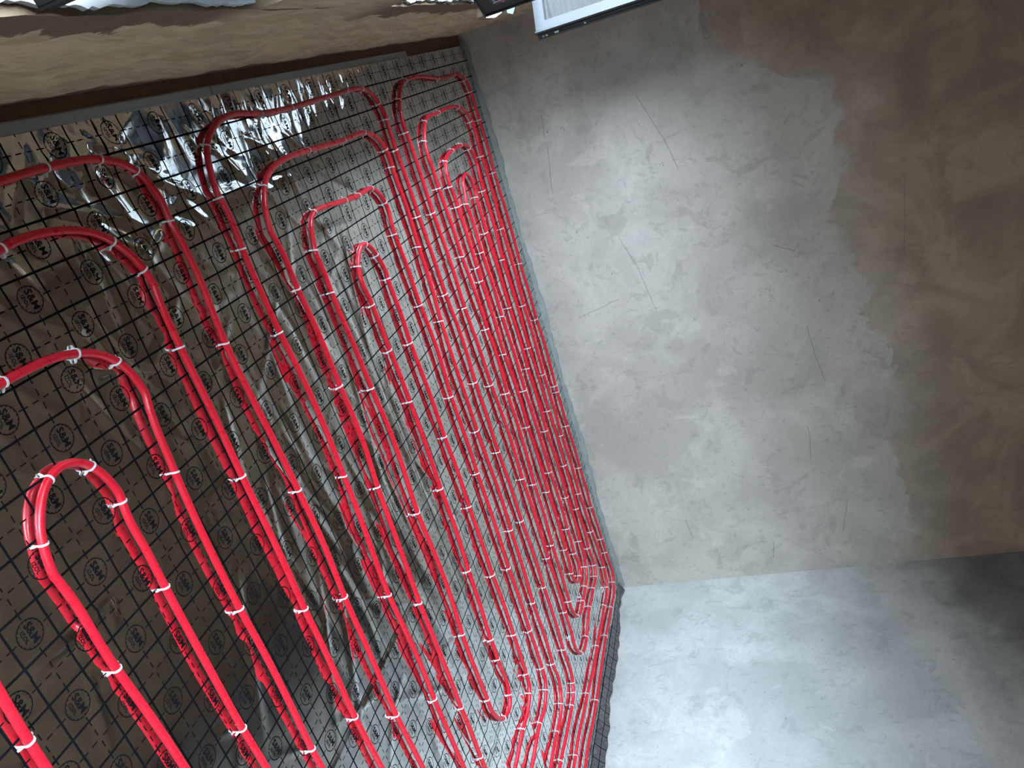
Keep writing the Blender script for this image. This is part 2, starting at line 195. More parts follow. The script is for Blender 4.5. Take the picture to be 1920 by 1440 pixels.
def plaster(name, light, dark, upper=None, edge=None, seed=0.0, axis='X', softness=0.30, scratches=()):
    """trowelled cement plaster: soft clouds, sharp-edged damp stains, pits, hairline scratches;
    optionally an older brown coat, on the side wall painted shade, above a ragged edge (edge = (position along wall, height) points)"""
    t = NT(name)
    co = t.mapping(t.coord(), loc=(seed, seed * 0.7, seed * 1.3))
    cloud = t.noise(co, 1.7, 6, 0.6, 0.4)
    c = t.mix(t.ramp(cloud, 0.36, 0.66), dark, light)
    stain = t.noise(co, 4.2, 9, 0.62, 0.9)                     # damp stains with crisp edges
    c = t.mix(t.ramp(stain, 0.57, 0.62, 0.0, 0.42), c, tuple(v * 0.72 for v in dark))
    stain2 = t.noise(t.mapping(co, scale=(1.6, 1.6, 0.9), loc=(3, 1, 2)), 7.5, 8, 0.6, 1.4)
    c = t.mix(t.ramp(stain2, 0.60, 0.645, 0.0, 0.32), c, tuple(v * 0.66 for v in dark))
    pale = t.noise(t.mapping(co, loc=(7, 4, 9)), 3.1, 8, 0.6, 0.6)
    c = t.mix(t.ramp(pale, 0.57, 0.63, 0.0, 0.35), c, tuple(min(1, v * 1.16) for v in light))
    fine = t.noise(co, 30, 9, 0.72, 0.8)
    c = t.mix(t.ramp(fine, 0.35, 0.7, 0.0, 0.42), c, tuple(v * 0.74 for v in light))
    mott = t.noise(t.mapping(co, loc=(4, 6, 1)), 12, 8, 0.66, 1.2)
    c = t.mix(t.ramp(mott, 0.56, 0.64, 0.0, 0.24), c, tuple(v * 0.62 for v in dark))
    pits = t.noise(t.mapping(co, loc=(1, 8, 4)), 44, 2, 0.5, 1.0)
    pm = t.ramp(pits, 0.70, 0.75, 0.0, 0.65)
    c = t.mix(pm, c, tuple(v * 0.42 for v in dark))
    # trowel scratches: thin iso-lines of a stretched noise, only in places
    ln = t.noise(t.mapping(co, scale=(1.0, 1.0, 0.42), rot=(0, 0.5, 0)), 3.3, 1.5, 0.4, 0.3)
    band = t.ramp(t.math('ABSOLUTE', t.math('SUBTRACT', ln, 0.56)), 0.0, 0.0011, 1.0, 0.0)
    where = t.ramp(t.noise(t.mapping(co, loc=(2, 2, 7)), 6.0, 3), 0.55, 0.62)
    sc = t.math('MULTIPLY', t.math('MULTIPLY', band, where), 0.7)
    c = t.mix(sc, c, tuple(v * 0.45 for v in dark))
    if upper is not None:
        sep = t.node('ShaderNodeSeparateXYZ'); t.l.new(t.coord(), sep.inputs[0])
        along = sep.outputs[axis]
        cr = t.node('ShaderNodeFloatCurve')
        cv = cr.mapping.curves[0]
        x0, x1 = -0.5, 4.5
        pts = [((x - x0) / (x1 - x0), z / 4.0) for x, z in edge]
        cv.points[0].location = (0, pts[0][1]); cv.points[1].location = (1, pts[-1][1])
        for q in pts: cv.points.new(*q)
        for q in cv.points: q.handle_type = 'VECTOR'
        cr.mapping.update()
        t.l.new(t.math('DIVIDE', t.math('SUBTRACT', along, x0), x1 - x0), cr.inputs['Value'])
        h = t.math('MULTIPLY', cr.outputs[0], 4.0)
        rag = t.math('MULTIPLY', t.math('SUBTRACT', t.noise(co, 3.6, 7, 0.58, 0.5), 0.5), 0.55)
        d = t.math('SUBTRACT', t.math('ADD', sep.outputs['Z'], rag), h)
        sw = t.noise(t.mapping(co, loc=(5, 2, 8)), 2.2, 2)
        soft = t.math('ADD', 0.012, t.math('MULTIPLY', t.ramp(sw, 0.42, 0.62) if axis == 'X' else 1.0, softness))
        um = t.ramp(t.math('DIVIDE', d, soft), -0.5, 0.5)
        uc = t.mix(t.ramp(t.noise(co, 2.4, 7, 0.6, 0.8), 0.35, 0.68), tuple(v * 0.62 for v in upper), upper)
        uc = t.mix(t.ramp(stain2, 0.56, 0.62, 0.0, 0.3), uc, tuple(v * 0.5 for v in upper))
        c = t.mix(t.math('MULTIPLY', um, t.ramp(d, -0.05, 0.5, 0.6, 1.0)), c, uc)
    if scratches:                                  # single tool scratches, each a short line (position along wall, height)
        sp = t.node('ShaderNodeSeparateXYZ'); t.l.new(t.coord(), sp.inputs[0])
        wob = t.math('MULTIPLY', t.math('SUBTRACT', t.noise(co, 14, 2), 0.5), 0.02)
        px, pz = t.math('ADD', sp.outputs['X'], wob), t.math('ADD', sp.outputs['Z'], wob)
        best = None
        for (ax, az), (bx, bz) in scratches:
            ux, uz = bx - ax, bz - az; L2_ = ux * ux + uz * uz
            dx, dz = t.math('SUBTRACT', px, ax), t.math('SUBTRACT', pz, az)
            s_ = t.math('ADD', t.math('MULTIPLY', dx, ux / L2_), t.math('MULTIPLY', dz, uz / L2_), clamp=True)
            ex, ez = t.math('SUBTRACT', dx, t.math('MULTIPLY', s_, ux)), t.math('SUBTRACT', dz, t.math('MULTIPLY', s_, uz))
            d2 = t.math('ADD', t.math('MULTIPLY', ex, ex), t.math('MULTIPLY', ez, ez))
            best = d2 if best is None else t.math('MINIMUM', best, d2)
        lm_ = t.ramp(t.math('SQRT', best), 0.001, 0.0032, 0.62, 0.0)
        c = t.mix(lm_, c, tuple(v * 0.35 for v in dark))
    hh = t.math('ADD', t.math('MULTIPLY', fine, 0.5), t.math('SUBTRACT', t.math('MULTIPLY', stain, 0.5), t.math('MULTIPLY', pm, 1.2)))
    t.bump(hh, 0.35, 0.006)
    return t.out(c, 0.82)

M = {}
M['far'] = plaster('far_wall_plaster', (0.51, 0.47, 0.41), (0.385, 0.35, 0.305), (0.40, 0.30, 0.21),
                   [(-0.4, 1.46), (0.17, 1.53), (0.36, 1.75), (0.52, 2.12), (0.9, 2.13), (1.2, 2.09), (1.48, 2.06), (1.76, 2.11), (1.89, 2.17), (2.13, 2.22), (2.47, 2.32), (2.96, 2.3), (3.07, 2.2), (3.4, 2.3), (3.9, 2.32), (4.4, 2.3)], 0.0,
                   scratches=[((0.315, 1.008), (0.655, 1.131)), ((0.655, 1.131), (0.834, 1.170)), ((1.182, 0.685), (1.414, 0.763)), ((1.414, 0.763), (1.770, 0.824)), ((2.078, 1.793), (2.326, 1.821)), ((2.326, 1.821), (2.521, 1.858)), ((1.472, 1.663), (1.540, 1.796)), ((2.857, 1.693), (3.124, 1.677)), ((3.505, 1.885), (3.808, 1.809)), ((1.218, 2.495), (1.694, 2.449)), ((0.260, 0.380), (0.408, 0.364)), ((0.468, 0.363), (0.775, 0.315)), ((1.699, 0.261), (1.615, 0.581)), ((3.816, 1.298), (3.967, 1.274)), ((3.711, 0.695), (3.527, 0.668))])
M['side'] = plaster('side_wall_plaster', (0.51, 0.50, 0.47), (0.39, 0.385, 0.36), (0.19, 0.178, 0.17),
                    [(-0.4, 3.2), (1.0, 3.0), (2.0, 2.75), (3.0, 2.45), (3.5, 2.3), (3.9, 2.2), (4.4, 2.2)], 5.3, 'Y', 0.45)  # dark upper tone paints the window-head shade into the wall colour
M['dim'] = plaster('brown_plaster', (0.2, 0.155, 0.12), (0.13, 0.1, 0.075), seed=9.1)

# window wall below the sills: buff render, under-sill shading painted as a dark band
t = NT('window_wall_render')
co = t.coord()
sep = t.node('ShaderNodeSeparateXYZ'); t.l.new(co, sep.inputs[0])
streak = t.noise(t.mapping(co, scale=(1, 0.35, 1.6)), 9, 9, 0.65, 1.2)
c = t.mix(t.ramp(streak, 0.32, 0.7), (0.33, 0.245, 0.155), (0.50, 0.39, 0.265))
crack = t.ramp(t.noise(t.mapping(co, scale=(1, 0.25, 2.5), loc=(3, 3, 3)), 14, 6, 0.6, 1.0), 0.68, 0.72)
c = t.mix(t.math('MULTIPLY', crack, 0.6), c, (0.13, 0.09, 0.06))
rag = t.math('MULTIPLY', t.math('SUBTRACT', t.noise(co, 9, 8, 0.62, 0.5), 0.5), 0.22)
near1 = t.ramp(t.math('ABSOLUTE', t.math('SUBTRACT', sep.outputs['Y'], -0.45)), 0.5, 0.75, 1.0, 0.0)
near2 = t.ramp(t.math('ABSOLUTE', t.math('SUBTRACT', sep.outputs['Y'], 1.6)), 0.5, 0.9, 1.0, 0.0)
mask = t.math('MULTIPLY', t.ramp(t.math('ADD', sep.outputs['Z'], rag), 0.565, 0.575), t.math('MAXIMUM', near1, near2))
low = t.ramp(t.math('ADD', sep.outputs['Z'], t.math('MULTIPLY', rag, 0.25)), 0.012, 0.03, 1.0, 0.0)
c = t.mix(mask, c, (0.12, 0.08, 0.045))
c = t.mix(low, c, (0.13, 0.085, 0.055))
t.bump(t.math('ADD', streak, t.math('MULTIPLY', crack, -0.5)), 0.5, 0.012)
M['render'] = t.out(c, 0.9)

M['ceiling'] = plain('ceiling_brown', (0.17, 0.115, 0.075), 0.9, 0, 0.5, 2.2)
M['slab'] = plain('bare_slab', (0.24, 0.165, 0.11), 0.95, 0, 0.35, 25)
M['ground'] = plain('outdoor_ground', (0.055, 0.05, 0.042), 0.95, 0, 0.3, 1.5)
M['white_sill'] = plain('white_sill_plaster', (0.34, 0.345, 0.35), 0.85, 0, 0.18, 40)
M['edge_profile'] = plain('grey_plastic_profile', (0.30, 0.34, 0.345), 0.45, 0, 0.08, 20)
M['foam'] = plain('edge_foam', (0.25, 0.262, 0.245), 0.8, 0, 0.35, 22)
M['anthracite'] = plain('anthracite_profile', (0.010, 0.0115, 0.014), 0.5, 0, 0.1, 60)
M['dark_grey'] = plain('dark_grey_profile', (0.022, 0.019, 0.018), 0.6, 0, 0.1, 60)
M['light_grey'] = plain('pale_grey_profile', (0.06, 0.072, 0.088), 0.4, 0, 0.05, 40)
M['gasket'] = plain('rubber_gasket', (0.012, 0.016, 0.018), 0.35, 0, 0.1, 60)
M['steel'] = plain('steel_latch', (0.62, 0.6, 0.52), 0.35, 0.8, 0.1, 60)
M['clip'] = plain('clip_plastic', (0.66, 0.66, 0.66), 0.4, 0, 0.06, 60)
M['cream'] = plain('cream_foam', (0.2, 0.14, 0.09), 0.85, 0, 0.12, 60)
M['tape'] = plain('pale_blue_tape', (0.12, 0.2, 0.235), 0.25, 0, 0.1, 60)
M['ink'] = plain('black_ink', (0.006, 0.006, 0.007), 0.5, 0, 0.1, 60)
M['ink'].node_tree.nodes['Principled BSDF'].inputs['Specular IOR Level'].default_value = 0.05

t = NT('red_pipe_plastic')
n = t.noise(t.coord(), 12, 3)
t.p.inputs['Specular IOR Level'].default_value = 0.5
M['pipe'] = t.out(t.mix(n, (0.52, 0.007, 0.020), (0.62, 0.012, 0.028)), t.ramp(t.noise(t.coord(), 40, 2), 0.3, 0.7, 0.26, 0.4))

def glass(name, d0, d1):
    t = NT(name)
    co = t.coord()
    st = t.noise(t.mapping(co, scale=(1.5, 1.5, 70)), 1.0, 3, 0.6, 0.2)
    tr = t.node('ShaderNodeBsdfTransparent'); tr.inputs[0].default_value = (0.86, 0.9, 0.92, 1)
    gl = t.node('ShaderNodeBsdfGlossy'); gl.inputs['Roughness'].default_value = 0.03
    df = t.node('ShaderNodeBsdfDiffuse'); df.inputs['Color'].default_value = (0.04, 0.039, 0.038, 1)
    fr = t.node('ShaderNodeFresnel'); fr.inputs['IOR'].default_value = 1.6
    m1 = t.node('ShaderNodeMixShader'); t.l.new(fr.outputs[0], m1.inputs[0]); t.l.new(tr.outputs[0], m1.inputs[1]); t.l.new(gl.outputs[0], m1.inputs[2])
    m2 = t.node('ShaderNodeMixShader'); t.l.new(t.ramp(st, 0.38, 0.62, d0, d1), m2.inputs[0]); t.l.new(m1.outputs[0], m2.inputs[1]); t.l.new(df.outputs[0], m2.inputs[2])
    t.l.new(m2.outputs[0], t.n['Material Output'].inputs['Surface'])
    return t.m
M['glass'] = glass('window_glass', 0.01, 0.06)
M['reflection_glass'] = glass('painted_reflection_glass', 0.6, 0.95)  # near-opaque streaks painted in place of reflections on the open leaf's pane

def foil_material(name='printed_foil', film=(0.79, 0.79, 0.78), shine=1.0):
    """metallised film printed with a 10 cm grid, dashed half lines and a ring in every other square (flat print)"""
    t = NT(name)
    uvn = t.node('ShaderNodeUVMap'); uvn.uv_map = 'flat'
    sep = t.node('ShaderNodeSeparateXYZ'); t.l.new(uvn.outputs[0], sep.inputs[0])
    u, v = sep.outputs['X'], sep.outputs['Y']
    fu, fv = t.math('FRACT', u), t.math('FRACT', v)
    cu, cv = t.math('ABSOLUTE', t.math('SUBTRACT', fu, 0.5)), t.math('ABSOLUTE', t.math('SUBTRACT', fv, 0.5))
    solid = t.math('MAXIMUM', t.math('GREATER_THAN', cu, 0.5 - 0.029), t.math('GREATER_THAN', cv, 0.5 - 0.029))
    par = t.math('FLOORED_MODULO', t.math('ADD', t.math('FLOOR', u), t.math('FLOOR', v)), 2.0)
    odd = t.math('GREATER_THAN', par, 0.5)
    plainc = t.math('SUBTRACT', 1.0, odd)
    def dash(c_across, c_along):
        on1 = t.math('GREATER_THAN', c_along, 0.37)
        on2 = t.math('MULTIPLY', t.math('GREATER_THAN', c_along, 0.085), t.math('LESS_THAN', c_along, 0.25))
        on = t.math('MAXIMUM', on1, t.math('MULTIPLY', on2, plainc))
        return t.math('MULTIPLY', t.math('LESS_THAN', c_across, 0.016), on)
    r = t.math('SQRT', t.math('ADD', t.math('MULTIPLY', cu, cu), t.math('MULTIPLY', cv, cv)))
    ring = t.math('LESS_THAN', t.math('ABSOLUTE', t.math('SUBTRACT', r, 0.312)), 0.0125)
    ang = t.math('ARCTAN2', t.math('SUBTRACT', fv, 0.5), t.math('SUBTRACT', fu, 0.5))
    teeth = t.math('MULTIPLY', t.math('GREATER_THAN', t.math('SINE', t.math('MULTIPLY', ang, 18.0)), 0.72),
                   t.math('LESS_THAN', t.math('ABSOLUTE', t.math('SUBTRACT', r, 0.29)), 0.012))
    ring = t.math('MULTIPLY', t.math('MAXIMUM', ring, teeth), odd)
    ink = t.math('MAXIMUM', solid, t.math('MAXIMUM', ring, t.math('MAXIMUM', dash(cu, cv), dash(cv, cu))))
    co = t.coord()
    wav = t.noise(co, 7, 2, 0.5, 0.6)
    fine = t.noise(t.mapping(co, scale=(0.5, 1.0, 1.0)), 70, 3, 0.6, 0.8)
    t.bump(t.math('ADD', t.math('MULTIPLY', wav, 0.25), t.math('MULTIPLY', fine, 0.010)), 0.5, 0.008)
    col = t.mix(ink, film, (0.006, 0.006, 0.007))
    rough = t.math('ADD', t.ramp(t.noise(co, 5, 3), 0.3, 0.7, 0.045, 0.085), t.math('MULTIPLY', ink, 0.25))
    t.l.new(t.math('MULTIPLY', t.math('SUBTRACT', 1.0, ink), 0.5), t.p.inputs['Specular IOR Level'])
    return t.out(col, rough, t.math('MULTIPLY', t.math('SUBTRACT', 1.0, ink), shine))
M['foil'] = foil_material()
M['skirt_film'] = foil_material('dark_skirt_film', (0.13, 0.12, 0.125), 0.35)

# ------------------------------------------------------------------ the room
def structure(o): o['kind'] = 'structure'; return o

TH = 0.41
def wall_grid(name, p0, p1, z0, z1, mat, thick, step=0.12, rough=0.003):
    """a slab of wall from p0 to p1 (its room face) with a slightly uneven face"""
    p0, p1 = Vector(p0), Vector(p1)
    d = (p1 - p0); L = d.length; d.normalize()
    n = Vector((d.y, -d.x))                      # room side is on the right of p0 -> p1
    nx, nz = max(2, int(L / step)), max(2, int((z1 - z0) / step))
    V, F = [], []
    for j in range(nz + 1):
        for i in range(nx + 1):
            s, z = L * i / nx, z0 + (z1 - z0) * j / nz
            q = p0 + d * s
            e = rough * (math.sin(s * 3.1 + z * 1.7) + math.sin(s * 1.3 - z * 2.9 + 1.0)) * 0.5
            if i in (0, nx): e = 0
            V.append((q.x + n.x * e, q.y + n.y * e, z))
    W = nx + 1
    for j in range(nz):
        for i in range(nx): F.append((j * W + i, j * W + i + 1, (j + 1) * W + i + 1, (j + 1) * W + i))
    b = len(V)
    for q, z in ((p0, z0), (p1, z0), (p1, z1), (p0, z1)): V.append((q.x - n.x * thick, q.y - n.y * thick, z))
    F.append((b + 3, b + 2, b + 1, b))
    bot = [i for i in range(W)]; top = [nz * W + i for i in range(W)]
    F.append(tuple(bot[::-1] + [b, b + 1])); F.append(tuple(top + [b + 2, b + 3]))
    lef = [j * W for j in range(nz + 1)]; rig = [j * W + nx for j in range(nz + 1)]
    F.append(tuple(lef + [b + 3, b])); F.append(tuple(rig[::-1] + [b + 1, b + 2]))
    return structure(mesh_obj(name, V, F, mat))

Z0 = -0.024      # top of the bare slab under the insulation
bm = bmesh.new(); add_box(bm, (X_WIN - TH, Y_BACK - 0.2, Z0 - 0.2), (X_B + 0.2, 4.2, Z0))
structure(bm_obj('floor', bm, M['slab']))
bm = bmesh.new(); add_box(bm, (X_WIN - TH - 0.02, Y_BACK - 0.2, ROOM_H), (X_B + 0.22, 4.2, ROOM_H + 0.2))
structure(bm_obj('ceiling', bm, M['ceiling']))
wall_grid('wall_far', (-0.78, y_far(-0.78)), (X_B + 0.2, y_far(X_B + 0.2)), Z0, ROOM_H, M['far'], 0.2)
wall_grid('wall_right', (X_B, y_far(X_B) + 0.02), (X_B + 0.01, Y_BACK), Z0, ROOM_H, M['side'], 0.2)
wall_grid('wall_back', (X_B + 0.2, Y_BACK), (-0.78, Y_BACK), Z0, ROOM_H, M['dim'], 0.2)

# window wall: parapet, piers and lintel as one wall with two openings
bm = bmesh.new()
zl = SILL - 0.012
nY, nZ = 230, 26
ya, yb = Y_BACK, 3.96
g = {}
for j in range(nZ + 1):
    for i in range(nY + 1):
        y, z = ya + (yb - ya) * i / nY, Z0 + (zl - Z0) * j / nZ
        e = 0.005 * math.sin(y * 9.0 + z * 7) + 0.004 * math.sin(y * 23 + z * 31) + 0.003 * math.sin(y * 51 - z * 17)
        e *= min(1.0, (z - Z0) / 0.1) * (1.0 - 0.7 * max(0.0, (z - 0.45) / 0.23))
        g[i, j] = bm.verts.new((X_WIN + e, y, z))
for j in range(nZ):
    for i in range(nY): bm.faces.new((g[i, j], g[i + 1, j], g[i + 1, j + 1], g[i, j + 1]))
bk = [bm.verts.new((X_WIN - TH, y, z)) for y, z in ((ya, Z0), (yb, Z0), (yb, zl), (ya, zl))]
bm.faces.new(bk[::-1])
bm.faces.new([g[i, nZ] for i in range(nY + 1)] + [bk[2], bk[3]])
edges = [ya] + [v for o in OPENINGS for v in o] + [yb]
for k in range(0, len(edges), 2): add_box(bm, (X_WIN - TH, edges[k], zl), (X_WIN, edges[k + 1], 2.3))
for (a, b), hd in zip(OPENINGS, HEADS):
    if hd < 2.3: add_box(bm, (X_WIN - TH, a, hd), (X_WIN, b, 2.3))
add_box(bm, (X_WIN - TH, ya, 2.3), (X_WIN, yb, ROOM_H))
structure(bm_obj('wall_left', bm, M['render']))

bm = bmesh.new(); add_box(bm, (-60, -60, -0.9), (X_WIN - TH - 0.02, 60, -0.8))
tag(structure(bm_obj('ground_outside', bm, M['ground'])))

# rough white sills on top of the parapet
for k, (a, b) in enumerate(((OPENINGS[1][0] + 0.06, OPENINGS[1][1] - 0.02), (OPENINGS[2][0] + 0.01, OPENINGS[2][1] - 0.01), (OPENINGS[0][0] + 0.01, OPENINGS[0][1] - 0.01))):
    bm = bmesh.new()
    n = int((b - a) / 0.012)
    pts = []
    for i in range(n + 1):
        y = a + (b - a) * i / n
        e = 0.003 * math.sin(y * 17 + k) + 0.002 * math.sin(y * 61 + 1) + 0.0035 * random.uniform(-1, 1) ** 3
        pts.append((X_WIN - 0.010 + e, y, zl + 0.0005))
    pts += [(X_WIN - 0.20, b, zl + 0.0005), (X_WIN - 0.20, a, zl + 0.0005)]
    add_prism(bm, pts, (0, 0, 0.011))
    structure(bm_obj('trim_%d' % (k + 1), bm, M['white_sill']))

# ------------------------------------------------------------------ windows
def ring_frame(bm, y0, y1, z0, z1, x0, x1, w, mat=None):
    add_box(bm, (x0, y0, z0), (x1, y1, z0 + w), mat); add_box(bm, (x0, y0, z1 - w), (x1, y1, z1), mat)
    add_box(bm, (x0, y0, z0 + w), (x1, y0 + w, z1 - w), mat); add_box(bm, (x0, y1 - w, z0 + w), (x1, y1, z1 - w), mat)

XF0, XF1 = X_WIN - 0.26, X_WIN - 0.19       # fixed frames, set back in the reveal
def fixed_window(idx, a, b, mullions, HEAD):
    root = structure(empty('window_%d' % idx, (XF0, (a + b) / 2, SILL)))
    inv = root.location
    def part(name, bm, mat, par=None):
        for v in bm.verts: v.co -= Vector(inv)
        return bm_obj(name, bm, mat, root if par is None else par)
    bm = bmesh.new(); ring_frame(bm, a, b, SILL, HEAD, XF0, XF1, 0.05); part('frame', bm, M['anthracite'])
    for y in mullions:
        bm = bmesh.new(); add_box(bm, (XF0, y - 0.035, SILL + 0.05), (XF1, y + 0.035, HEAD - 0.05)); part('mullion', bm, M['anthracite'])
    return root, part

def sash(root, free, hinge, z0, z1, thick, stile, face_mat, edge_mat, pane=None, latch=True):
    """an opened leaf; free / hinge are plan points of its room-side face, local x runs from the free edge to the hinge"""
    f, h = Vector(free), Vector(hinge)
    u = (h - f); w = u.length; u.normalize()
    n = Vector((-u.y, u.x))                       # across the leaf
    mt = Matrix(((u.x, n.x, 0, f.x), (u.y, n.y, 0, f.y), (0, 0, 1, 0), (0, 0, 0, 1)))
    mt = Matrix.Translation(-Vector(root.location)) @ mt
    def B(bm, lo, hi): add_box(bm, lo, hi, mt)
    bm = bmesh.new()
    for lo, hi in (((0, 0, z0), (stile, thick, z1)), ((w - stile, 0, z0), (w, thick, z1)),
                   ((stile, 0, z0), (w - stile, thick, z0 + stile)), ((stile, 0, z1 - stile), (w - stile, thick, z1))):
        B(bm, lo, hi)
    s = bm_obj('sash', bm, edge_mat, root)
    bm = bmesh.new()                               # flat cover profile on the side the camera sees, mitred corners
    fz = -0.004
    def q(a, b, c, d):
        vs = [bm.verts.new(mt @ Vector((p[0], fz, p[1]))) for p in (a, b, c, d)]
        vb = [bm.verts.new(mt @ Vector((p[0], 0.0, p[1]))) for p in (a, b, c, d)]
        bm.faces.new(vs)
        for i in range(4): bm.faces.new((vs[i], vb[i], vb[(i + 1) % 4], vs[(i + 1) % 4]))
    o, i_ = 0.002, stile
    O = [(o, z0 + o), (w - o, z0 + o), (w - o, z1 - o), (o, z1 - o)]
    I = [(i_, z0 + i_), (w - i_, z0 + i_), (w - i_, z1 - i_), (i_, z1 - i_)]
    for k in range(4): q(O[k], O[(k + 1) % 4], I[(k + 1) % 4], I[k])
    bm_obj('cover_profile', bm, face_mat, s)
    bm = bmesh.new(); B(bm, (stile - 0.004, 0.006, z0 + stile - 0.004), (w - stile + 0.004, 0.012, z1 - stile + 0.004))
    bm_obj('pane', bm, pane or M['glass'], s)
    bm = bmesh.new(); B(bm, (stile, 0.0, z0 + stile), (stile + 0.006, 0.006, z1 - stile)); B(bm, (stile, 0.0, z0 + stile), (w - stile, 0.006, z0 + stile + 0.006))
    bm_obj('glazing_bead', bm, M['white_sill'], s)
    bm = bmesh.new()                               # rubber seals along the free edge and the outer side
    B(bm, (-0.006, thick - 0.012, z0 - 0.006), (0.004, thick + 0.004, z1)); B(bm, (-0.006, 0.0, z0 - 0.006), (0.0, 0.006, z1))
    B(bm, (-0.003, thick * 0.52, z0), (0.0, thick * 0.6, z1)); B(bm, (0, 0.0, z0 - 0.006), (w, 0.006, z0))
    bm_obj('seal', bm, M['gasket'], s)
    if latch:
        for zz, ln in ((z0 + 0.02, 0.008), (z0 + 0.036, 0.012), (z0 + 0.085, 0.022), (z0 + 0.24, 0.01)):
            bm = bmesh.new(); B(bm, (-0.004, thick * 0.2, zz), (0.001, thick * 0.38, zz + ln)); bm_obj('latch_bolt', bm, M['steel'], s)
    return s

w1, part1 = fixed_window(1, OPENINGS[1][0], OPENINGS[1][1], [], HEADS[1])
sash(w1, (-0.357, -0.425), (-0.50, 0.18), 0.70, 2.24, 0.016, 0.05, M['dark_grey'], M['anthracite'], latch=False)
w2, part2 = fixed_window(2, OPENINGS[2][0], OPENINGS[2][1], [1.5], HEADS[2])
fixed_window(3, OPENINGS[0][0], OPENINGS[0][1], [-3.2, -2.1], HEADS[0])
# leaf standing well open near the far wall: the camera sees its pale side and its free edge
sash(w2, (-0.170, 2.885), (-0.545, 3.145), 0.70, 1.69, 0.062, 0.052, M['light_grey'], M['anthracite'], pane=M['reflection_glass'])
sash(w2, (-0.306, 1.915), (-0.545, 1.535), 0.70, 1.69, -0.055, 0.06, M['anthracite'], M['anthracite'], latch=False)

# ------------------------------------------------------------------ pipe centre lines
R_PIPE = 0.0103
def smooth_path(pts):
    out = []
    for i, q in enumerate(pts):
        if q is None:                              # bend outside the picture between two given points
            a, b = pts[i - 1], pts[i + 1]
            out += [(a[0] - 0.16, a[1] + 0.005), (a[0] - 0.32, a[1] + 0.03), (a[0] - 0.44, a[1] + 0.10), (b[0] + 0.005, b[1] - 0.12)]
        else: out.append(q)
    P = np.array(out, float)
    d = np.r_[0, np.cumsum(np.linalg.norm(np.diff(P, axis=0), axis=1))]
    n = int(d[-1] / 0.012) + 1
    s = np.linspace(0, d[-1], n)
    # Catmull-Rom through the points, then a light smoothing
    Q = np.empty((n, 2)); k = np.clip(np.searchsorted(d, s, 'right') - 1, 0, len(P) - 2)
    T = np.empty_like(P); T[1:-1] = (P[2:] - P[:-2]) / (d[2:] - d[:-2])[:, None]; T[0] = (P[1] - P[0]) / d[1]; T[-1] = (P[-1] - P[-2]) / (d[-1] - d[-2])
    h = (d[k + 1] - d[k]); tt = ((s - d[k]) / h)[:, None]; h = h[:, None]
    Q = (2 * tt**3 - 3 * tt**2 + 1) * P[k] + (tt**3 - 2 * tt**2 + tt) * h * T[k] + (-2 * tt**3 + 3 * tt**2) * P[k + 1] + (tt**3 - tt**2) * h * T[k + 1]
    ker = np.exp(-0.5 * (np.arange(-6, 7) / 2.6) ** 2); ker /= ker.sum()
    pad = np.r_[np.repeat(Q[:1], 6, 0), Q, np.repeat(Q[-1:], 6, 0)]
    Q = np.c_[np.convolve(pad[:, 0], ker, 'valid'), np.convolve(pad[:, 1], ker, 'valid')]
    # straight runs are straighter than the tracing: blend in a stronger smoothing away from the bends
    def conv(A, sg):
        m_ = int(sg * 3); kk = np.exp(-0.5 * (np.arange(-m_, m_ + 1) / sg) ** 2); kk /= kk.sum()
        pd = np.r_[2 * A[:1] - A[m_:0:-1], A, 2 * A[-1:] - A[-2:-m_ - 2:-1]]
        return np.stack([np.convolve(pd[:, c], kk, 'valid') for c in range(A.shape[1])], 1)
    H = conv(Q, 13.0)
    tg = np.gradient(conv(Q, 4.0), axis=0); st = (np.abs(tg[:, 0]) / np.linalg.norm(tg, axis=1) > 0.93).astype(float)
    wgt = np.clip((conv(st[:, None], 8.0) - 0.75) / 0.25, 0, 1)
    return Q * (1 - wgt) + H * wgt
LINES = {k: smooth_path(v) for k, v in PIPE_PATHS.items()}
CLIPS = {}                                        # pipe -> indices along its line
for k, spots in CLIP_SPOTS.items():
    Q = LINES[k]; CLIPS[k] = sorted(int(np.argmin(((Q - np.array(s)) ** 2).sum(1))) for s in spots)
LINE_Z = {}
for k, Q in LINES.items():
    idx = np.array(CLIPS[k]); i = np.arange(len(Q))
    dist = np.abs(i[:, None] - idx[None, :]).min(1) * 0.012
    LINE_Z[k] = 0.0160 + 0.0035 * (1 - np.exp(-(dist / 0.13) ** 2))

# ------------------------------------------------------------------ foil surface
def smoothnoise(x, y, cell, seed):
    r = np.random.default_rng(seed); n = 128
    G = r.uniform(-1, 1, (n, n))
    X, Y = x / cell, y / cell
    i, j = np.floor(X).astype(int), np.floor(Y).astype(int); fx, fy = X - i, Y - j
    fx, fy = fx * fx * (3 - 2 * fx), fy * fy * (3 - 2 * fy)
    g = lambda a, b: G[a % n, b % n]
    return (g(i, j) * (1 - fx) + g(i + 1, j) * fx) * (1 - fy) + (g(i, j + 1) * (1 - fx) + g(i + 1, j + 1) * fx) * fy

